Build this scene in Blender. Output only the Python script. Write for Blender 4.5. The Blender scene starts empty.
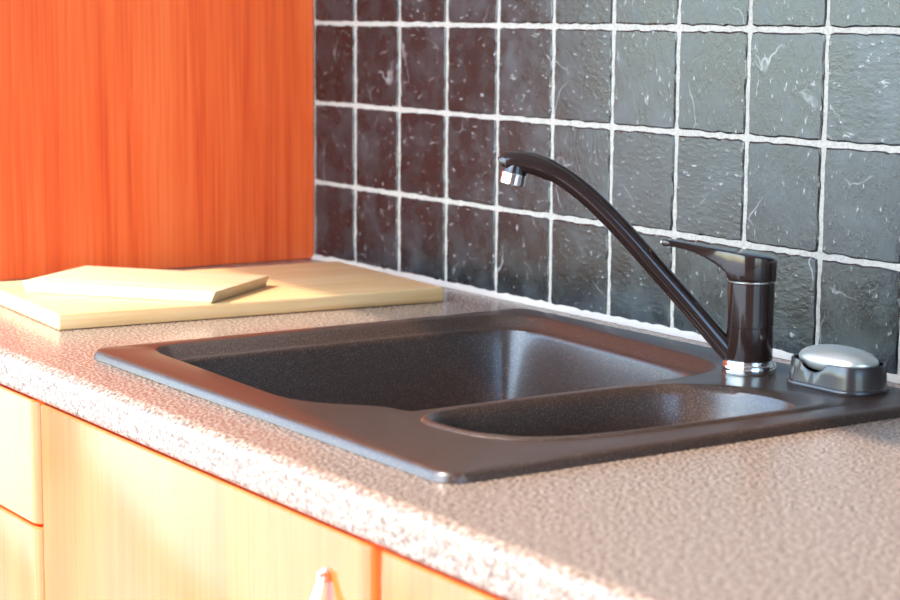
import bpy, bmesh, math, random
from mathutils import Vector, Matrix
random.seed(7)
R = math.radians
scene = bpy.context.scene
C = scene.collection

# ---------------------------------------------------------------- camera
CAM = Vector((2.22264, -1.28619, 0.31791))
YAW, PIT, ROL, FPX = 2.547250, 0.144020, 0.007801, 1958.06
fw = Vector((math.cos(PIT)*math.cos(YAW), math.cos(PIT)*math.sin(YAW), -math.sin(PIT)))
rt = fw.cross(Vector((0, 0, 1))).normalized(); up = rt.cross(fw)
rx = rt*math.cos(ROL) + up*math.sin(ROL); uy = -rt*math.sin(ROL) + up*math.cos(ROL)
cd = bpy.data.cameras.new('camera'); cam = bpy.data.objects.new('camera', cd); C.objects.link(cam)
M4 = Matrix((rx, uy, -fw)).transposed().to_4x4(); M4.translation = CAM; cam.matrix_world = M4
cd.sensor_width = 36.0; cd.lens = 36.0*FPX/900.0; cd.clip_start = 0.02
cd.dof.use_dof = True; cd.dof.focus_distance = 1.80; cd.dof.aperture_fstop = 8.0
scene.camera = cam

# ---------------------------------------------------------------- sky, sun, exposure
SUN_SLOPE = 0.98
world = bpy.data.worlds.new('sky'); scene.world = world; world.use_nodes = True
wn = world.node_tree.nodes; wl = world.node_tree.links
sky = wn.new('ShaderNodeTexSky'); sky.sky_type = 'NISHITA'; sky.sun_disc = False
sky.sun_elevation = math.atan(SUN_SLOPE); sky.sun_rotation = R(180); sky.dust_density = 1.0; sky.air_density = 1.0
wb = wn.new('ShaderNodeMixRGB'); wb.blend_type = 'MULTIPLY'; wb.inputs[0].default_value = 1.0; wb.inputs[2].default_value = (0.86, 1.02, 1.09, 1)   # white balance
wl.new(sky.outputs[0], wb.inputs[1]); wl.new(wb.outputs[0], wn['Background'].inputs[0]); wn['Background'].inputs[1].default_value = 1.25
sd = bpy.data.lights.new('sun', 'SUN'); sun = bpy.data.objects.new('sun', sd); C.objects.link(sun)
sdir = Vector((0.10, 1.0, -SUN_SLOPE)).normalized()
sun.rotation_euler = sdir.to_track_quat('-Z', 'Y').to_euler()
sun.location = (0, -6, 4)
sd.energy = 7.0; sd.color = (1.0, 0.86, 0.70); sd.angle = R(0.55)
scene.view_settings.view_transform = 'Standard'; scene.view_settings.look = 'None'
scene.view_settings.gamma = 1.0; scene.view_settings.use_curve_mapping = False
scene.view_settings.exposure = 0.20
scene.cycles.use_denoising = True
scene.cycles.max_bounces = 8
scene.cycles.sample_clamp_indirect = 12

# ---------------------------------------------------------------- materials
def new_mat(name):
    m = bpy.data.materials.new(name); m.use_nodes = True
    nt = m.node_tree; return m, nt, nt.nodes, nt.links, nt.nodes['Principled BSDF']
def setp(b, **k):
    names = dict(color='Base Color', rough='Roughness', metal='Metallic', spec='Specular IOR Level', coat='Coat Weight', coat_r='Coat Roughness', ior='IOR')
    for a, v in k.items():
        if a == 'color': v = (*v, 1.0)
        b.inputs[names[a]].default_value = v
def plain(name, color, rough=0.5, metal=0.0, **k):
    m, nt, n, l, b = new_mat(name); setp(b, color=color, rough=rough, metal=metal, **k)
    # a trace of unevenness so the surface is not perfectly uniform
    tc = n.new('ShaderNodeTexCoord'); nz = n.new('ShaderNodeTexNoise'); nz.inputs['Scale'].default_value = 120
    l.new(tc.outputs['Object'], nz.inputs['Vector'])
    mr = n.new('ShaderNodeMapRange'); mr.inputs[3].default_value = max(0.02, rough-0.05); mr.inputs[4].default_value = rough+0.05
    l.new(nz.outputs['Fac'], mr.inputs[0]); l.new(mr.outputs[0], b.inputs['Roughness'])
    return m
def ramp(n, stops):
    r = n.new('ShaderNodeValToRGB'); e = r.color_ramp.elements
    while len(e) < len(stops): e.new(0.5)
    for k, (p, c) in enumerate(stops):
        e[k].position = p; e[k].color = (*c, 1.0)
    return r
def mapping(n, l, scale, rnd=0.0, rot=(0, 0, 0)):
    tc = n.new('ShaderNodeTexCoord'); mp = n.new('ShaderNodeMapping'); mp.inputs['Scale'].default_value = scale
    mp.inputs['Rotation'].default_value = rot
    l.new(tc.outputs['Object'], mp.inputs['Vector'])
    if rnd:
        oi = n.new('ShaderNodeObjectInfo'); mu = n.new('ShaderNodeMath'); mu.operation = 'MULTIPLY'; mu.inputs[1].default_value = rnd
        l.new(oi.outputs['Random'], mu.inputs[0]); l.new(mu.outputs[0], mp.inputs['Location'])
    return mp
def wood(name, cols, scale, fine, rough, rnd=13.0, coat=0.0, contrast=(0.3, 0.7), wav=None):
    """grain drawn out along the axis with the small scale"""
    m, nt, n, l, b = new_mat(name); setp(b, rough=rough, coat=coat, coat_r=0.12)
    mp = mapping(n, l, scale, rnd)
    nz = n.new('ShaderNodeTexNoise'); nz.inputs['Scale'].default_value = 1.0; nz.inputs['Detail'].default_value = 5; nz.inputs['Distortion'].default_value = 1.1
    l.new(mp.outputs[0], nz.inputs['Vector'])
    mp2 = mapping(n, l, fine, rnd)
    n2 = n.new('ShaderNodeTexNoise'); n2.inputs['Scale'].default_value = 1.0; n2.inputs['Detail'].default_value = 3
    l.new(mp2.outputs[0], n2.inputs['Vector'])
    mx = n.new('ShaderNodeMath'); mx.operation = 'MULTIPLY_ADD'; mx.inputs[1].default_value = 0.52
    l.new(n2.outputs['Fac'], mx.inputs[0])
    m1 = n.new('ShaderNodeMath'); m1.operation = 'MULTIPLY'; m1.inputs[1].default_value = 0.48
    l.new(nz.outputs['Fac'], m1.inputs[0]); l.new(m1.outputs[0], mx.inputs[2])
    src = mx
    a, z = contrast
    rp = ramp(n, [(a, cols[0]), ((a+z)/2, cols[1]), (z, cols[2])])
    l.new(src.outputs[0], rp.inputs[0]); l.new(rp.outputs[0], b.inputs['Base Color'])
    bp = n.new('ShaderNodeBump'); bp.inputs['Strength'].default_value = 0.05; bp.inputs['Distance'].default_value = 0.001
    l.new(n2.outputs['Fac'], bp.inputs['Height']); l.new(bp.outputs[0], b.inputs['Normal'])
    return m

MAT = {}
OC = [(0.70, 0.064, 0.012), (0.88, 0.112, 0.020), (0.94, 0.170, 0.040)]
MAT['cherry'] = wood('cherry_veneer', OC, (19, 19, 1.0), (330, 330, 5), 0.30, contrast=(0.34, 0.66))
MAT['front'] = wood('cherry_front', OC, (26, 26, 1.3), (330, 330, 5), 0.20, coat=0.8, contrast=(0.2, 0.8))
MAT['maple'] = wood('maple_board', [(0.52, 0.26, 0.10), (0.64, 0.375, 0.165), (0.68, 0.45, 0.24)], (38, 1.6, 60), (260, 7, 260), 0.45, contrast=(0.3, 0.68))
MAT['maple_small'] = wood('maple_small_board', [(0.52, 0.31, 0.15), (0.60, 0.41, 0.23), (0.64, 0.48, 0.30)], (1.6, 40, 60), (7, 260, 260), 0.45, contrast=(0.3, 0.68))

def worktop_mat():
    m, nt, n, l, b = new_mat('speckled_laminate'); setp(b, rough=0.24)
    mp = mapping(n, l, (1, 1, 1))
    nz = n.new('ShaderNodeTexNoise'); nz.inputs['Scale'].default_value = 330; nz.inputs['Detail'].default_value = 3; nz.inputs['Roughness'].default_value = 0.6
    l.new(mp.outputs[0], nz.inputs['Vector'])
    r1 = ramp(n, [(0.33, (0.070, 0.043, 0.032)), (0.46, (0.180, 0.122, 0.092)), (0.55, (0.28, 0.200, 0.155)), (0.66, (0.48, 0.380, 0.31))])
    l.new(nz.outputs['Fac'], r1.inputs[0])
    vo = n.new('ShaderNodeTexVoronoi'); vo.inputs['Scale'].default_value = 420; l.new(mp.outputs[0], vo.inputs['Vector'])
    r2 = ramp(n, [(0.0, (1, 1, 1)), (0.30, (0, 0, 0)), (1, (0, 0, 0))]); l.new(vo.outputs['Distance'], r2.inputs[0])
    mx = n.new('ShaderNodeMixRGB'); l.new(r2.outputs[0], mx.inputs[0]); l.new(r1.outputs[0], mx.inputs[1]); mx.inputs[2].default_value = (0.19, 0.134, 0.105, 1)
    l.new(mx.outputs[0], b.inputs['Base Color'])
    bp = n.new('ShaderNodeBump'); bp.inputs['Strength'].default_value = 0.05; bp.inputs['Distance'].default_value = 0.0004
    l.new(nz.outputs['Fac'], bp.inputs['Height']); l.new(bp.outputs[0], b.inputs['Normal'])
    return m
MAT['worktop'] = worktop_mat()

def sink_mat():
    m, nt, n, l, b = new_mat('granite_composite'); setp(b, rough=0.32, coat=0.12, coat_r=0.16)
    mp = mapping(n, l, (1, 1, 1))
    nz = n.new('ShaderNodeTexNoise'); nz.inputs['Scale'].default_value = 1050; nz.inputs['Detail'].default_value = 2
    l.new(mp.outputs[0], nz.inputs['Vector'])
    r1 = ramp(n, [(0.35, (0.018, 0.0095, 0.0075)), (0.60, (0.050, 0.026, 0.018)), (0.74, (0.22, 0.15, 0.105))])
    l.new(nz.outputs['Fac'], r1.inputs[0]); l.new(r1.outputs[0], b.inputs['Base Color'])
    bp = n.new('ShaderNodeBump'); bp.inputs['Strength'].default_value = 0.12; bp.inputs['Distance'].default_value = 0.0003
    l.new(nz.outputs['Fac'], bp.inputs['Height']); l.new(bp.outputs[0], b.inputs['Normal'])
    return m
MAT['sink'] = sink_mat()

def tile_mat():
    m, nt, n, l, b = new_mat('slate_tile'); setp(b, ior=1.58)
    mp = mapping(n, l, (1, 1, 1), 9.0)
    big = n.new('ShaderNodeTexNoise'); big.inputs['Scale'].default_value = 22; big.inputs['Detail'].default_value = 6; big.inputs['Roughness'].default_value = 0.6
    l.new(mp.outputs[0], big.inputs['Vector'])
    r1 = ramp(n, [(0.30, (0.0035, 0.0042, 0.0046)), (0.50, (0.0085, 0.0108, 0.0115)), (0.70, (0.025, 0.031, 0.033))])
    l.new(big.outputs['Fac'], r1.inputs[0])
    # tile to tile tint
    oi = n.new('ShaderNodeObjectInfo')
    tint = ramp(n, [(0.0, (0.75, 0.72, 0.74)), (0.5, (1.0, 1.0, 1.0)), (1.0, (1.35, 1.22, 1.25))]); l.new(oi.outputs['Random'], tint.inputs[0])
    mu = n.new('ShaderNodeMixRGB'); mu.blend_type = 'MULTIPLY'; mu.inputs[0].default_value = 1.0
    l.new(r1.outputs[0], mu.inputs[1]); l.new(tint.outputs[0], mu.inputs[2])
    # thin pale veins: edges of large distorted cells, shown only here and there
    ds = n.new('ShaderNodeTexNoise'); ds.inputs['Scale'].default_value = 30; l.new(mp.outputs[0], ds.inputs['Vector'])
    va = n.new('ShaderNodeVectorMath'); va.operation = 'MULTIPLY_ADD'; va.inputs[1].default_value = (0.03, 0.03, 0.03)
    l.new(ds.outputs['Color'], va.inputs[0]); l.new(mp.outputs[0], va.inputs[2])
    vo = n.new('ShaderNodeTexVoronoi'); vo.feature = 'DISTANCE_TO_EDGE'; vo.inputs['Scale'].default_value = 11; l.new(va.outputs[0], vo.inputs['Vector'])
    rv = ramp(n, [(0.0, (1, 1, 1)), (0.006, (0.5, 0.5, 0.5)), (0.012, (0, 0, 0))]); l.new(vo.outputs['Distance'], rv.inputs[0])
    mk = n.new('ShaderNodeTexNoise'); mk.inputs['Scale'].default_value = 16; l.new(mp.outputs[0], mk.inputs['Vector'])
    rk = ramp(n, [(0.56, (0, 0, 0)), (0.68, (0.8, 0.8, 0.8))]); l.new(mk.outputs['Fac'], rk.inputs[0])
    mm = n.new('ShaderNodeMath'); mm.operation = 'MULTIPLY'; l.new(rv.outputs[0], mm.inputs[0]); l.new(rk.outputs[0], mm.inputs[1])
    # small pale chips, drawn out a little
    mpf = mapping(n, l, (230, 230, 110), 30.0, (0, R(25), 0))
    fl = n.new('ShaderNodeTexNoise'); fl.inputs['Scale'].default_value = 1.0; fl.inputs['Detail'].default_value = 2; l.new(mpf.outputs[0], fl.inputs['Vector'])
    rf = ramp(n, [(0.655, (0, 0, 0)), (0.74, (0.8, 0.8, 0.8))]); l.new(fl.outputs['Fac'], rf.inputs[0])
    mxx = n.new('ShaderNodeMath'); mxx.operation = 'MAXIMUM'; l.new(mm.outputs[0], mxx.inputs[0]); l.new(rf.outputs[0], mxx.inputs[1])
    mc = n.new('ShaderNodeMixRGB'); l.new(mxx.outputs[0], mc.inputs[0]); l.new(mu.outputs[0], mc.inputs[1]); mc.inputs[2].default_value = (0.24, 0.225, 0.22, 1)
    l.new(mc.outputs[0], b.inputs['Base Color'])
    rr = n.new('ShaderNodeMapRange'); rr.inputs[1].default_value = 0.3; rr.inputs[2].default_value = 0.7; rr.inputs[3].default_value = 0.22; rr.inputs[4].default_value = 0.34
    l.new(big.outputs['Fac'], rr.inputs[0]); l.new(rr.outputs[0], b.inputs['Roughness'])
    gr = n.new('ShaderNodeTexNoise'); gr.inputs['Scale'].default_value = 420; gr.inputs['Detail'].default_value = 2; l.new(mp.outputs[0], gr.inputs['Vector'])
    ad0 = n.new('ShaderNodeMath'); ad0.operation = 'MULTIPLY_ADD'; ad0.inputs[1].default_value = 0.45; l.new(gr.outputs['Fac'], ad0.inputs[0]); l.new(fl.outputs['Fac'], ad0.inputs[2])
    ad = n.new('ShaderNodeMath'); ad.operation = 'MULTIPLY_ADD'; ad.inputs[1].default_value = 0.5; l.new(big.outputs['Fac'], ad.inputs[0]); l.new(ad0.outputs[0], ad.inputs[2])
    bp = n.new('ShaderNodeBump'); bp.inputs['Strength'].default_value = 0.30; bp.inputs['Distance'].default_value = 0.001
    l.new(ad.outputs[0], bp.inputs['Height']); l.new(bp.outputs[0], b.inputs['Normal'])
    return m
MAT['tile'] = tile_mat()
def grout_mat():
    m, nt, n, l, b = new_mat('cream_grout'); setp(b, rough=0.9)
    mp = mapping(n, l, (1, 1, 1)); nz = n.new('ShaderNodeTexNoise'); nz.inputs['Scale'].default_value = 300; nz.inputs['Detail'].default_value = 3
    l.new(mp.outputs[0], nz.inputs['Vector'])
    r1 = ramp(n, [(0.3, (0.27, 0.225, 0.19)), (0.7, (0.40, 0.345, 0.30))]); l.new(nz.outputs['Fac'], r1.inputs[0]); l.new(r1.outputs[0], b.inputs['Base Color'])
    bp = n.new('ShaderNodeBump'); bp.inputs['Strength'].default_value = 0.3; bp.inputs['Distance'].default_value = 0.001
    l.new(nz.outputs['Fac'], bp.inputs['Height']); l.new(bp.outputs[0], b.inputs['Normal'])
    return m
MAT['grout'] = grout_mat()
MAT['sealant'] = plain('cream_sealant', (0.42, 0.355, 0.295), 0.6)
MAT['bronze'] = plain('dark_bronze_metal', (0.020, 0.0095, 0.008), 0.15, 0.0, coat=0.30, coat_r=0.03, spec=0.34)
MAT['chrome'] = plain('chrome', (0.80, 0.78, 0.76), 0.10, 1.0)
MAT['steel'] = plain('satin_steel', (0.72, 0.71, 0.69), 0.28, 1.0)
MAT['soap'] = plain('brushed_pewter', (0.62, 0.60, 0.55), 0.30, 0.75)
MAT['dish'] = plain('dark_plastic', (0.030, 0.022, 0.022), 0.24)
MAT['plaster'] = plain('grey_plaster', (0.40, 0.39, 0.37), 0.85)
MAT['ceiling'] = plain('white_ceiling', (0.55, 0.54, 0.52), 0.9)
MAT['pvc'] = plain('white_frame', (0.80, 0.80, 0.79), 0.4)
MAT['carcass'] = plain('cream_carcass', (0.70, 0.62, 0.52), 0.5)
MAT['plinth'] = plain('brown_plinth', (0.10, 0.05, 0.03), 0.5)
MAT['dark'] = plain('dark_rubber', (0.02, 0.02, 0.02), 0.6)
MAT['terrace'] = plain('pale_terrace', (0.54, 0.52, 0.49), 0.9)
def floor_mat():
    m, nt, n, l, b = new_mat('pale_floor_tile'); setp(b, rough=0.35)
    mp = mapping(n, l, (1, 1, 1)); br = n.new('ShaderNodeTexBrick'); br.offset = 0; br.inputs['Scale'].default_value = 1.0
    br.inputs['Color1'].default_value = (0.20, 0.17, 0.15, 1); br.inputs['Color2'].default_value = (0.18, 0.155, 0.135, 1); br.inputs['Mortar'].default_value = (0.3, 0.27, 0.24, 1)
    br.inputs['Brick Width'].default_value = 0.4; br.inputs['Row Height'].default_value = 0.4; br.inputs['Mortar Size'].default_value = 0.006
    l.new(mp.outputs[0], br.inputs['Vector']); l.new(br.outputs['Color'], b.inputs['Base Color'])
    return m
MAT['floor'] = floor_mat()

# ---------------------------------------------------------------- helpers
def link(name, me, mat, parent=None, loc=None, rotz=0.0):
    o = bpy.data.objects.new(name, me); C.objects.link(o)
    if mat and not me.materials: me.materials.append(MAT[mat])
    if parent: o.parent = parent
    if loc: o.location = loc
    if rotz: o.rotation_euler = (0, 0, rotz)
    return o
def mesh_from(name, bm, smooth=None):
    bmesh.ops.recalc_face_normals(bm, faces=bm.faces)
    me = bpy.data.meshes.new(name); bm.to_mesh(me); bm.free()
    if smooth is not None:
        me.polygons.foreach_set('use_smooth', [True]*len(me.polygons)); me.set_sharp_from_angle(angle=R(smooth))
    return me
def obj(name, bm, mat, parent=None, smooth=None, **k):
    return link(name, mesh_from(name, bm, smooth), mat, parent, **k)
def tag(o, label=None, cat=None, group=None, kind=None):
    if label: o['label'] = label
    if cat: o['category'] = cat
    if group: o['group'] = group
    if kind: o['kind'] = kind
    return o
def thing(name, label, cat, loc=(0, 0, 0), rotz=0.0, group=None):
    o = bpy.data.objects.new(name, None); C.objects.link(o); o.location = loc; o.rotation_euler = (0, 0, rotz)
    o.empty_display_size = 0.05
    return tag(o, label, cat, group)
def add_box(bm, x0, x1, y0, y1, z0, z1):
    v = [bm.verts.new(p) for p in ((x0,y0,z0),(x1,y0,z0),(x1,y1,z0),(x0,y1,z0),(x0,y0,z1),(x1,y0,z1),(x1,y1,z1),(x0,y1,z1))]
    for f in ((0,3,2,1),(4,5,6,7),(0,1,5,4),(1,2,6,5),(2,3,7,6),(3,0,4,7)): bm.faces.new([v[i] for i in f])
def box(*a, bevel=0.0, seg=2):
    bm = bmesh.new(); add_box(bm, *a)
    if bevel: bmesh.ops.bevel(bm, geom=list(bm.edges), offset=bevel, segments=seg, profile=0.5, affect='EDGES')
    return bm
def loft(bm, rings, cap0=True, cap1=True, closed=True):
    """rings: lists of points, equal length"""
    vs = [[bm.verts.new(p) for p in r] for r in rings]
    n = len(vs[0])
    for a, b in zip(vs, vs[1:]):
        for i in range(n if closed else n-1):
            j = (i+1) % n
            bm.faces.new((a[i], a[j], b[j], b[i]))
    if cap0: bm.faces.new(list(reversed(vs[0])))
    if cap1: bm.faces.new(vs[-1])
    return vs
def circle(r, z, n=40, cx=0, cy=0):
    return [(cx+r*math.cos(2*math.pi*i/n), cy+r*math.sin(2*math.pi*i/n), z) for i in range(n)]
def lathe(profile, n=40):
    bm = bmesh.new(); loft(bm, [circle(r, z, n) for r, z in profile]); return bm
def tube(path, radii, n=20):
    """round tube along a polyline"""
    bm = bmesh.new(); rings = []; P = [Vector(p) for p in path]; up_ = None
    for i, p in enumerate(P):
        t = (P[min(i+1, len(P)-1)] - P[max(i-1, 0)]).normalized()
        if up_ is None: up_ = t.orthogonal().normalized()
        up_ = (up_ - t*up_.dot(t)).normalized(); s = t.cross(up_)
        r = radii[i] if isinstance(radii, (list, tuple)) else radii
        rings.append([p + (up_*math.cos(a) + s*math.sin(a))*r for a in (2*math.pi*k/n for k in range(n))])
    loft(bm, rings); return bm
def rrect(w, h, r, z=0, seg=6):
    pts = []
    for cx, cy, a0 in ((w/2-r, h/2-r, 0), (-w/2+r, h/2-r, 90), (-w/2+r, -h/2+r, 180), (w/2-r, -h/2+r, 270)):
        for k in range(seg+1):
            a = R(a0 + 90*k/seg); pts.append((cx+r*math.cos(a), cy+r*math.sin(a), z))
    return pts
def catmull(ctrl, per=5):
    n = len(ctrl); out = []
    for i in range(n):
        p0, p1, p2, p3 = (Vector(ctrl[(i+k-1) % n]) for k in range(4))
        for s in range(per):
            t = s/per
            out.append(0.5*((2*p1) + (p2-p0)*t + (2*p0-5*p1+4*p2-p3)*t*t + (3*p1-p0-3*p2+p3)*t**3))
    return out
def inset(pts, d):
    """offset a counter-clockwise closed outline inwards"""
    n = len(pts); out = []
    for i in range(n):
        t = (pts[(i+1) % n] - pts[i-1]).normalized()
        out.append(pts[i] + Vector((-t.y, t.x))*d)
    return out
def smooth_ring(pts, k):
    for _ in range(k): pts = [(pts[i-1] + pts[i]*2 + pts[(i+1) % len(pts)])/4 for i in range(len(pts))]
    return pts
def struct(o): o['kind'] = 'structure'; return o

# ---------------------------------------------------------------- the room
FZ = -0.90; CZ = 1.66; YW = -1.75; WTH = 0.08; XL = -3.1; XR = 3.6
struct(obj('floor', box(XL-.15, XR+.15, YW-WTH, .12, FZ-.1, FZ), 'floor'))
struct(obj('ceiling', box(XL-.15, XR+.15, YW-WTH, .12, CZ, CZ+.1), 'ceiling'))
wall_back = struct(obj('wall_back', box(XL, XR, 0.012, .12, FZ, CZ), 'plaster'))
struct(obj('wall_left', box(XL-.15, XL, YW-WTH, .12, FZ, CZ), 'plaster'))
HEAD = 1.60; OX0, OX1 = -2.8, 1.7            # glazed doors onto the terrace, facing the worktop
bm = bmesh.new(); add_box(bm, XL, XR, YW-WTH, YW, HEAD, CZ); add_box(bm, XL, OX0, YW-WTH, YW, FZ, HEAD); add_box(bm, OX1, XR, YW-WTH, YW, FZ, HEAD)
struct(obj('wall_front', bm, 'plaster'))
win = bpy.data.objects.new('window_1', None); C.objects.link(win); struct(win)
for x in (OX0+.03, -1.05, OX1-.03):
    obj('mullion', box(x-.03, x+.03, YW-.06, YW-.01, FZ+.06, HEAD-.001), 'pvc', win)
obj('sill_rail', box(OX0, OX1, YW-.06, YW-.01, FZ, FZ+.06), 'pvc', win)
RY0, RY1, RZ0, RZ1 = -1.65, -0.10, -0.10, 1.40   # unseen window added beyond the camera to brighten the cabinet side panel
bm = bmesh.new(); add_box(bm, XR, XR+.15, YW-WTH, RY0, FZ, CZ); add_box(bm, XR, XR+.15, RY1, .12, FZ, CZ)
add_box(bm, XR, XR+.15, RY0, RY1, FZ, RZ0); add_box(bm, XR, XR+.15, RY0, RY1, RZ1, CZ)
struct(obj('wall_right', bm, 'plaster'))
win = bpy.data.objects.new('added_panel_window', None); C.objects.link(win); struct(win)
for y in (RY0+.025, (RY0+RY1)/2, RY1-.025): obj('mullion', box(XR+.03, XR+.08, y-.025, y+.025, RZ0+.05, RZ1-.05), 'pvc', win)
for z in (RZ0+.025, RZ1-.025): obj('rail', box(XR+.03, XR+.08, RY0, RY1, z-.025, z+.025), 'pvc', win)
struct(obj('terrace', box(-16, 16, -24, YW-WTH, FZ-.12, FZ-.04), 'terrace'))
def portal(loc, rot, w, h):
    pd = bpy.data.lights.new('window_portal', 'AREA'); pd.shape = 'RECTANGLE'; pd.size = w; pd.size_y = h; pd.cycles.is_portal = True
    po = bpy.data.objects.new('window_portal', pd); C.objects.link(po); po.location = loc; po.rotation_euler = rot
portal(((OX0+OX1)/2, YW-.005, (HEAD+FZ)/2), (R(90), 0, 0), OX1-OX0, HEAD-FZ)
portal((XR+.02, (RY0+RY1)/2, (RZ0+RZ1)/2), (0, R(90), 0), RZ1-RZ0, RY1-RY0)

# ---------------------------------------------------------------- tiled splashback
PITCH = 0.103; X0T, Z0T = 0.1042, 0.1019; TS = 0.0982
NCOL, NROW = 22, 6
obj('grout', box(0.0, X0T+PITCH*(NCOL-1), 0.0003, 0.0125, -0.03, Z0T+PITCH*(NROW-1)), 'grout', wall_back)
def tile_mesh(seed):
    rnd = random.Random(seed); per = 11; h = TS/2; outer = []
    for k in range(4):
        for s in range(per):
            t = -h + 2*h*s/per
            j = rnd.uniform(-0.0013, 0.0004) if s else -0.0014
            e = h + j
            tt = t + (0.0010 if s == 0 else rnd.uniform(-.002, .002))
            outer.append([(tt, -e), (e, tt), (-tt, e), (-e, -tt)][k])
    bm = bmesh.new(); rings = []
    rings.append([(x, 0.006, z) for x, z in outer])
    rings.append([(x, -0.0003, z) for x, z in outer])
    rings.append([(x*(1-.030)+rnd.uniform(-.0004, .0004), -0.0014, z*(1-.030)+rnd.uniform(-.0004, .0004)) for x, z in outer])
    loft(bm, rings, cap0=False)
    me = mesh_from('tile', bm); me.materials.append(MAT['tile'])
    return me
TM = [tile_mesh(100+k) for k in range(10)]
for r in range(NROW):
    for c in range(NCOL):
        o = link('tile', random.choice(TM), None, wall_back, loc=(X0T+(c-.5)*PITCH, 0.0, Z0T+(r-.5)*PITCH))
        o.rotation_euler = (random.uniform(-.004, .004), random.choice((0, R(90), R(180), R(270))), random.uniform(-.004, .004))
# sealant bead along the foot of the tiles
bm = bmesh.new(); rings = []
rnd = random.Random(3)
for k in range(260):
    x = 0.0005 + k*2.36/259; a = 0.0065+rnd.uniform(-.0013, .0013); d = 0.0060+rnd.uniform(-.0010, .0010)
    rings.append([(x, 0.004, 0.0002), (x, -d, 0.0002), (x, -d*.62, a*.45), (x, -.0018, a), (x, .004, a)])
loft(bm, rings)
obj('sealant', bm, 'sealant', wall_back, smooth=50)

# ---------------------------------------------------------------- worktop with the sink cut-out
HX0, HX1, HY0, HY1 = 0.550, 1.125, -0.535, -0.066
WT = 0.034; WX0, WX1 = -0.60, 2.36; YF = -0.614
nose = []
rn = 0.011
for k in range(7):
    a = R(90*k/6); nose.append((YF+rn-rn*math.sin(a), -rn+rn*math.cos(a)))
rb = 0.006
for k in range(5):
    a = R(90*k/4); nose.append((YF+rb-rb*math.cos(a), -WT+rb-rb*math.sin(a)))
prof = [(0.0, 0.0), (HY1, 0.0), (HY0, 0.0), (YF+rn+.001, 0.0)] + nose + [(HY0, -WT), (HY1, -WT), (0.0, -WT)]
bm = bmesh.new(); xs = [WX0, HX0, HX1, WX1]
V = [[bm.verts.new((x, y, z)) for y, z in prof] for x in xs]
n = len(prof); hole_edges = (1, n-3)
for s in range(3):
    for i in range(n):
        if s == 1 and i in hole_edges: continue
        j = (i+1) % n
        bm.faces.new((V[s][i], V[s][j], V[s+1][j], V[s+1][i]))
for s, y_i in ((1, 0), (2, 0)):
    bm.faces.new((V[s][1], V[s][2], V[s][n-3], V[s][n-2]))
bm.faces.new((V[1][1], V[2][1], V[2][n-2], V[1][n-2])); bm.faces.new((V[1][2], V[2][2], V[2][n-3], V[1][n-3]))
for s in (0, 3):
    a = V[s]
    bm.faces.new([a[0], a[1], a[n-2], a[n-1]]); bm.faces.new([a[1], a[2], a[n-3], a[n-2]]); bm.faces.new(a[2:n-2])
wt = obj('worktop', bm, 'worktop', smooth=40)
wt.modifiers.new('weighted', 'WEIGHTED_NORMAL').keep_sharp = True
tag(wt, 'speckled pinkish brown laminate worktop with rounded front edge running under the sink', 'worktop')

# ---------------------------------------------------------------- sink
sink = thing('kitchen_sink', 'dark brown granite composite one and a half bowl sink set in the worktop', 'sink', (0.84, -0.304, 0.0))
SO = Vector((0.84, -0.304))
DZ = 0.0085
def loc2(pts): return [Vector(q)-SO for q in pts]
main_c = loc2([(.560,-.470),(.564,-.493),(.580,-.508),(.61,-.5125),(.66,-.514),(.72,-.516),(.79,-.5185),(.835,-.5185),(.862,-.513),(.884,-.501),(.900,-.486),(.914,-.4735),(.928,-.4665),(.942,-.463),(.9475,-.459),(.948,-.45),(.948,-.40),(.948,-.34),(.948,-.27),(.948,-.21),(.947,-.175),(.939,-.140),(.920,-.114),(.89,-.1005),(.85,-.0945),(.78,-.088),(.71,-.083),(.65,-.0785),(.615,-.078),(.588,-.086),(.570,-.104),(.561,-.13),(.5585,-.17),(.558,-.24),(.558,-.31),(.559,-.39),(.5595,-.44)])
main = catmull(main_c, 12)
def resample(pts, m):
    n = len(pts); L = [0.0]
    for i in range(n): L.append(L[-1] + (pts[(i+1) % n]-pts[i]).length)
    out = []; k = 0
    for j in range(m):
        t = L[-1]*j/m
        while L[k+1] < t: k += 1
        out.append(pts[k].lerp(pts[(k+1) % n], (t-L[k])/(L[k+1]-L[k])))
    return out
main = resample(main, 330)
so = loc2([(.9595,-.40),(.962,-.445),(.974,-.468),(.997,-.478),(1.042,-.474),(1.068,-.461),(1.087,-.443),(1.101,-.407),(1.108,-.35),(1.111,-.26),(1.112,-.185),(1.106,-.150),(1.085,-.135),(1.055,-.142),(1.02,-.163),(.985,-.190),(.967,-.222),(.961,-.28),(.9595,-.34)])
si = loc2([(.967,-.40),(.969,-.440),(.979,-.459),(.999,-.469),(1.038,-.466),(1.062,-.454),(1.080,-.437),(1.093,-.404),(1.100,-.35),(1.103,-.26),(1.102,-.205),(1.096,-.187),(1.078,-.177),(1.050,-.174),(1.018,-.182),(.990,-.203),(.974,-.230),(.968,-.28),(.967,-.34)])
sm_o, sm_i = catmull(so, 6), catmull(si, 6)
outer = [Vector((x, y)) for x, y, z in rrect(1.142-.538, .558-.050, .022, 0, 8)]
def ring3(pts, z): return [(p.x, p.y, z) for p in pts]
bm = bmesh.new()
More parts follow.
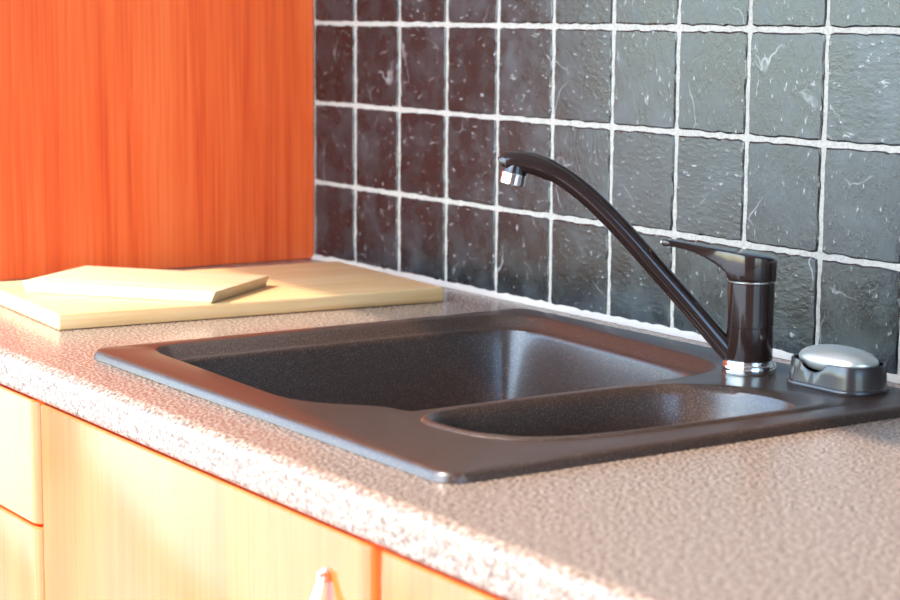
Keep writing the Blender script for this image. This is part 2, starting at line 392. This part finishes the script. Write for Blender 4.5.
# outside edge
o_r = [ring3(inset(outer, d), z) for d, z in ((0.0055, 0.0002), (0.0, 0.0006), (0.0012, DZ-.0040), (0.0022, DZ-.0018), (0.0038, DZ-.0005), (0.0060, DZ))]
vo = loft(bm, o_r, cap0=False, cap1=False)
prof_main = [(0, DZ), (.0016, DZ-.0006), (.0040, DZ-.0028), (.0080, DZ-.0068), (.0115, DZ-.0105), (.0132, DZ-.0122), (.0148, DZ-.0126), (.0162, DZ-.0138), (.0172, DZ-.0175), (.0196, DZ-.030), (.0330, -.080), (.0450, -.135), (.0500, -.158), (.0580, -.172), (.0720, -.178)]
rings = []
for d, z in prof_main:
    p = inset(main, d)
    if d > .012: p = smooth_ring(p, int(min(60, (d-.012)*7000)))
    rings.append(ring3(p, z))
vm = loft(bm, rings, cap0=False, cap1=True)
rings = []
for k, (f, d, z) in enumerate([(0, 0, DZ), (.12, 0, DZ+.0014), (.35, 0, DZ+.0024), (.65, 0, DZ+.0020), (1.0, 0, DZ-.0012), (1.0, .0018, DZ-.0055), (1, .0036, DZ-.012), (1, .0115, -.05), (1, .0190, -.095), (1, .024, -.112), (1, .032, -.119)]):
    p = [a.lerp(b, f) for a, b in zip(sm_o, sm_i)]
    if d: p = inset(p, d)
    rings.append(ring3(p, z))
vs = loft(bm, rings, cap0=False, cap1=True)
def loop_edges(v): return [bm.edges.get((v[i], v[(i+1) % len(v)])) for i in range(len(v))]
bmesh.ops.triangle_fill(bm, use_beauty=True, use_dissolve=False, edges=loop_edges(vo[-1])+loop_edges(vm[0])+loop_edges(vs[0]))
obj('sink_body', bm, 'sink', sink, smooth=38)
for cx, cy, z, rr in ((.75, -.30, -.178, .045), (1.035, -.33, -.119, .030)):
    d = obj('drain', lathe([(rr, 0), (rr, .0012), (rr*.9, .0025), (rr*.82, .0012), (rr*.3, .0008), (.001, .0008)]), 'steel', sink, smooth=40, loc=(cx-SO.x, cy-SO.y, z))
    obj('strainer_plug', lathe([(rr*.55, .001), (rr*.5, .005), (rr*.2, .006), (.004, .012), (.001, .013)]), 'steel', d, smooth=40)

# ---------------------------------------------------------------- faucet
FA = (0.9585, -0.1125, DZ)
fa = thing('kitchen_faucet', 'dark bronze single lever mixer tap with long angled swivel spout', 'faucet', FA, R(225))
obj('base_ring', lathe([(.0235, 0), (.0240, .0012), (.0240, .0065), (.0232, .0085), (.0226, .0090), (.0218, .0115), (.0207, .0120), (.015, .0120)], 48), 'chrome', fa, smooth=30)
obj('body', lathe([(.0203, .0118), (.0206, .0126), (.0206, .0408), (.0200, .0412), (.0200, .0418), (.0206, .0422), (.0206, .0800), (.0200, .0806), (.0190, .0812), (.012, .0812)], 56), 'bronze', fa, smooth=30)
obj('collar', lathe([(.0196, .0806), (.0212, .0810), (.0213, .0822), (.0196, .0828)], 48), 'steel', fa, smooth=30)
ctr = [(.0120, .0205), (.0241, .0335-.001), (.052, .0640), (.0802, .0945), (.100, .1162), (.1165, .1335), (.1346, .1512), (.1528, .1667), (.1708, .1787), (.1889, .1865), (.2024, .1895), (.2110, .1900), (.2165, .1895), (.2200, .1885), (.2218, .1870)]
sz = [(Vector((s, z-DZ))) for s, z in ctr]
pth = []
for i in range(len(sz)-1):
    p0, p1, p2, p3 = sz[max(i-1, 0)], sz[i], sz[i+1], sz[min(i+2, len(sz)-1)]
    for q in range(4):
        t = q/4; v = 0.5*((2*p1)+(p2-p0)*t+(2*p0-5*p1+4*p2-p3)*t*t+(3*p1-p0-3*p2+p3)*t**3)
        pth.append((v.x, 0, v.y))
pth.append((sz[-1].x, 0, sz[-1].y))
rad = []
for i in range(len(pth)):
    s = pth[i][0]
    rad.append(.0088 if s < .18 else (.0096 if s < .2185 else .0096-.0022*((s-.2185)/.0033)**2))
spout = obj('spout', tube(pth, rad, 24), 'bronze', fa, smooth=60)
# spout mouth: a short dark neck and the chrome aerator, both tilted with the spout end
ae = lathe([(.0088, .004), (.0106, -.0020), (.0112, -.0050)], 32)
bmesh.ops.rotate(ae, verts=ae.verts, matrix=Matrix.Rotation(R(-12), 3, 'Y'))
nk = obj('outlet_neck', ae, 'bronze', fa, smooth=30, loc=(.2105, 0, .1848-DZ))
ae = lathe([(.0112, -.0045), (.0118, -.0052), (.0118, -.0145), (.0111, -.0153), (.0098, -.0153), (.0096, -.0135), (.001, -.0135)], 32)
bmesh.ops.rotate(ae, verts=ae.verts, matrix=Matrix.Rotation(R(-12), 3, 'Y'))
obj('aerator', ae, 'chrome', nk, smooth=30)
# lever head: one loft from the back of the cap to the lever tip
def lever():
    bm = bmesh.new(); rings = []; Rc = 0.0222
    S = [-.0218, -.0205, -.018, -.014, -.008, 0, .008, .013, .016, .0185, .0205, .0225, .026, .032, .040, .050, .060, .070, .076, .0785]
    for s in S:
        circ = math.sqrt(max(0, Rc*Rc - s*s)); lw = .0115 - max(0, s-.02)*.055 + (.0065*math.exp(-(s-.014)/.010) if s > .012 else 0)
        w = max(circ, lw if s > 0 else 0.004)
        top = .1030 + (s+.022)*.138
        if s < -.019: top -= .0016
        elif s < -.016: top -= .0004
        if s > .0: top -= .0006*math.sin(min(1, s/.08)*math.pi)
        if s < .0195: bot = .0826
        elif s < .0225: bot = .0826 + (s-.0195)/.003*.0075
        else:
            t = (s-.0225)/(.0785-.0225); bot = .0901 + (.1105-.0901)*(1-(1-t)**2.1)
        if s > .077: top -= .0008; bot += .0008; w *= .85
        bot = min(bot, top-.0042)
        h = top-bot; r = min(.0020, h*.35, w*.6); ring = []
        for cy, cz, a0 in ((w-r, top-r, 0), (-w+r, top-r, 90), (-w+r, bot+r, 180), (w-r, bot+r, 270)):
            for k in range(5):
                a = R(a0+22.5*k); ring.append((s, cy+r*math.cos(a), cz+r*math.sin(a)))
        rings.append(ring)
    loft(bm, rings); return bm
lv = obj('lever', lever(), 'bronze', fa, smooth=50)
obj('lever_tip', box(.0782, .0800, -.0050, .0050, .1122, .1152, bevel=.0006), 'chrome', lv)

# ---------------------------------------------------------------- soap dish and soap
dish = thing('soap_dish', 'low dark oval soap dish with scooped front on the sink deck', 'soap dish', (1.049, -.094, DZ), 0.0)
def dish_body():
    bm = bmesh.new(); W, H, rr = .088, .054, .022; N = 10
    def ring(sc, z, notch=0.0):
        pts = rrect(W*sc, H*sc+0*(sc-1), rr*sc, z, N); out = []
        # subdivide the long straight front side so that the scoop has points to bend
        res = []
        for i, p in enumerate(pts):
            q = pts[(i+1) % len(pts)]; res.append(p)
            if abs(p[1]-q[1]) < 1e-6 and abs(p[0]-q[0]) > .01:
                for k in range(1, 16): res.append((p[0]+(q[0]-p[0])*k/16, p[1], z))
        for x, y, zz in res:
            dz = 0
            if notch and y < 0:
                u = (x+.004)/.0145
                if abs(u) < 1: dz = -notch*math.sqrt(1-u*u)
            out.append((x, y, zz+dz))
        return out
    loft(bm, [ring(1.03, 0), ring(1.045, .0012), ring(1.035, .0030), ring(1.0, .0040), ring(.980, .0135), ring(.965, .0220, .0085), ring(.950, .0228, .0085), ring(.915, .0224, .0085), ring(.900, .0180, .005), ring(.88, .0110), ring(.5, .0102)])
    return bm
obj('dish_body', dish_body(), 'dish', dish, smooth=40)
soap = bmesh.new(); rings = []
for f, z in ((.30, .0100), (.55, .0102), (.80, .0120), (.93, .0150), (.985, .0178), (1.0, .0200), (.985, .0222), (.93, .0246), (.83, .0270), (.68, .0290), (.48, .0304), (.25, .0312), (.08, .0314)):
    rings.append([(f*.0395*math.copysign(abs(math.cos(a))**.9, math.cos(a)), f*.0240*math.copysign(abs(math.sin(a))**.9, math.sin(a)), z) for a in (2*math.pi*k/44 for k in range(44))])
loft(soap, rings)
so_ = obj('soap_bar', soap, 'soap', None, smooth=60, loc=(1.049, -.094, DZ+.0030))
tag(so_, 'pale silvery oval soap bar lying in the dark soap dish', 'soap')

# ---------------------------------------------------------------- cutting boards
def board(name, L, W, T, mat, loc, rot, bev, label):
    bm = box(-L/2, L/2, -W/2, W/2, 0, T, bevel=bev, seg=3)
    o = obj(name, bm, mat, None, smooth=40, loc=loc, rotz=rot); return tag(o, label, 'cutting board', 'cutting boards')
ang = math.atan2(.447, .0323) - R(90)
ux = Vector((math.cos(ang), math.sin(ang))); uyv = Vector((-ux.y, ux.x))
A = Vector((.3845, -.5205)); Wb, Lb = .264, .448
cb = A - ux*Wb/2 + uyv*Lb/2
board('cutting_board', Wb, Lb, .0168, 'maple', (cb.x, cb.y, 0.0003), ang, .0022, 'large pale maple cutting board lying flat on the worktop beside the sink')
ang2 = R(37.5); ux = Vector((math.cos(ang2), math.sin(ang2))); uyv = Vector((-ux.y, ux.x))
A = Vector((.4010, -.3515)); Ls, Ws = .232, .142; cs = A - ux*Ls/2 + uyv*Ws/2
ob = board('cutting_board', Ls, Ws, .0128, 'maple_small', (cs.x, cs.y, .0172), ang2, .0016, 'small whitish cutting board lying askew on top of the large board')
for v in ob.data.vertices: v.co.x -= math.copysign(.0055, v.co.x)*(1-v.co.z/.0128)      # ends undercut

# ---------------------------------------------------------------- tall cabinet (the orange side panel)
tc = thing('tall_cabinet', 'tall orange cherry wood cabinet standing at the end of the worktop', 'cabinet', (-.30, -.23, 0.0))
def P(o, x0, x1, y0, y1, z0, z1): return (x0-o[0], x1-o[0], y0-o[1], y1-o[1], z0-o[2], z1-o[2])
TC = (-.30, -.23, 0.0)
TD = -.437
obj('side_panel', box(*P(TC, -.019, -.0005, TD, -.0005, .0005, 1.30), bevel=.0006, seg=1), 'cherry', tc)
obj('side_panel', box(*P(TC, -.60, -.581, TD, -.0005, .0005, 1.30), bevel=.0006, seg=1), 'cherry', tc)
obj('top_panel', box(*P(TC, -.581, -.019, TD, -.0005, 1.281, 1.30)), 'cherry', tc)
obj('bottom_panel', box(*P(TC, -.581, -.019, TD, -.0005, .0005, .0195)), 'cherry', tc)
obj('back_panel', box(*P(TC, -.581, -.019, -.012, -.0005, .0195, 1.281)), 'carcass', tc)
def bow_handle(parent, x, z0, z1, y):
    bm = bmesh.new(); rings = []
    for k in range(21):
        t = k/20; z = z0+(z1-z0)*t; b_ = math.sin(math.pi*t); out = .0030 + .018*b_**1.05
        w = .0018+.0058*b_**.6; th = .0016+.0022*b_
        rings.append([(x-w, y-out, z), (x-w*.6, y-out-th*.9, z), (x, y-out-th*1.25, z), (x+w*.6, y-out-th*.9, z), (x+w, y-out, z), (x+w*.6, y-out+th*.6, z), (x-w*.6, y-out+th*.6, z)])
    loft(bm, rings)
    h = obj('handle', bm, 'steel', parent, smooth=60)
    for z in (z0+.006, z1-.006):
        pb = box(x-.0025, x+.0025, y-.0085, y, z-.004, z+.004, bevel=.0008, seg=1); obj('handle_foot', pb, 'steel', parent)
    return h
def front(name, x0, x1, z0, z1, yb, yf, parent, rr=.013):
    bm = bmesh.new(); pl = [(x0, yb)]
    for k in range(7):
        a = R(90*k/6); pl.append((x0+rr-rr*math.cos(a), yf+rr-rr*math.sin(a)))
    for k in range(7):
        a = R(90*k/6); pl.append((x1-rr+rr*math.sin(a), yf+rr-rr*math.cos(a)))
    pl.append((x1, yb)); e = .0016
    cx, cy = (x0+x1)/2, (yb+yf)/2
    def ins(d): return [(x + (d if x < cx else -d), y + (d if y < cy else 0)) for x, y in pl]
    loft(bm, [[(x, y, z0) for x, y in ins(e)], [(x, y, z0+e) for x, y in pl], [(x, y, z1-e) for x, y in pl], [(x, y, z1) for x, y in ins(e)]])
    return obj(name, bm, 'front', parent, smooth=35)
TCF = obj
d = front('door', -.60-TC[0], -.001-TC[0], .002, 1.298, TD-.001-TC[1], TD-.020-TC[1], tc)
bow_handle(d, -.06-TC[0], .20, .34, TD-.020-TC[1])

# ---------------------------------------------------------------- base cabinets
YB, YFR = -.590, -.609
def carcass(x0, x1, label, name='base_cabinet'):
    o = ((x0+x1)/2, -.30, FZ)
    t = thing(name, label, 'cabinet', o)
    zt = -.0345
    for a, b in ((x0, x0+.018), (x1-.018, x1)): obj('side_panel', box(*P(o, a, b, YB+.001, -.003, FZ+.10, zt)), 'carcass', t)
    obj('bottom_panel', box(*P(o, x0+.018, x1-.018, YB+.001, -.003, FZ+.10, FZ+.118)), 'carcass', t)
    obj('back_panel', box(*P(o, x0+.018, x1-.018, -.011, -.003, FZ+.118, zt)), 'carcass', t)
    obj('plinth', box(*P(o, x0, x1, -.53, -.515, FZ, FZ+.10)), 'plinth', t)
    return t, o
ZT = -.0375; ZB = FZ+.105
def fr(name, t, o, x0, x1, z0, z1): return front(name, x0-o[0], x1-o[0], z0-o[2], z1-o[2], YB-o[1], YFR-o[1], t)
t, o = carcass(-.075, .5385, 'base cabinet of cherry drawers below the cutting boards', 'drawer_cabinet')
zs = [ZT, -.1575, -.37, -.58, ZB]
for k in range(4):
    dr = fr('drawer', t, o, -.075, .5370, zs[k+1]+.0012, zs[k]-(.0012 if k else 0))
    zc = (zs[k]+zs[k+1])/2
    bm = bmesh.new(); rings = []
    for q in range(21):
        tt = q/20; x = .16+.14*tt; b_ = math.sin(math.pi*tt); out = .0035+.026*b_**.8; w = .0018+.0058*b_**.6; th = .0016+.0022*b_
        yy = YFR
        rings.append([(x-o[0], yy-out-o[1], zc-w-o[2]), (x-o[0], yy-out-th-o[1], zc-o[2]), (x-o[0], yy-out-o[1], zc+w-o[2]), (x-o[0], yy-out+th*.6-o[1], zc-o[2])])
    loft(bm, rings); obj('handle', bm, 'steel', dr, smooth=60)
    for x in (.166, .294): obj('handle_foot', box(*P(o, x-.004, x+.004, YFR-.0085, YFR, zc-.0025, zc+.0025)), 'steel', dr)
t, o = carcass(.5395, 1.1285, 'base cabinet with a single cherry door and slim metal handle below the sink')
dr = fr('door', t, o, .5410, 1.1265, ZB, ZT); bow_handle(dr, 1.071-o[0], -.206-o[2], -.066-o[2], YFR-o[1])
t, o = carcass(1.1295, 1.7305, 'base cabinet with cherry door to the right of the sink cabinet')
dr = fr('door', t, o, 1.1315, 1.7290, ZB, ZT); bow_handle(dr, 1.655-o[0], -.206-o[2], -.066-o[2], YFR-o[1])
t, o = carcass(1.7315, 2.3440, 'base cabinet with cherry door at the open end of the worktop')
dr = fr('door', t, o, 1.7330, 2.3425, ZB, ZT); bow_handle(dr, 1.82-o[0], -.206-o[2], -.066-o[2], YFR-o[1])
t, o = carcass(-.680, -.076, 'base cabinet with cherry door beneath the tall cabinet')
dr = fr('door', t, o, -.678, -.078, ZB, ZT); bow_handle(dr, -.15-o[0], -.206-o[2], -.066-o[2], YFR-o[1])
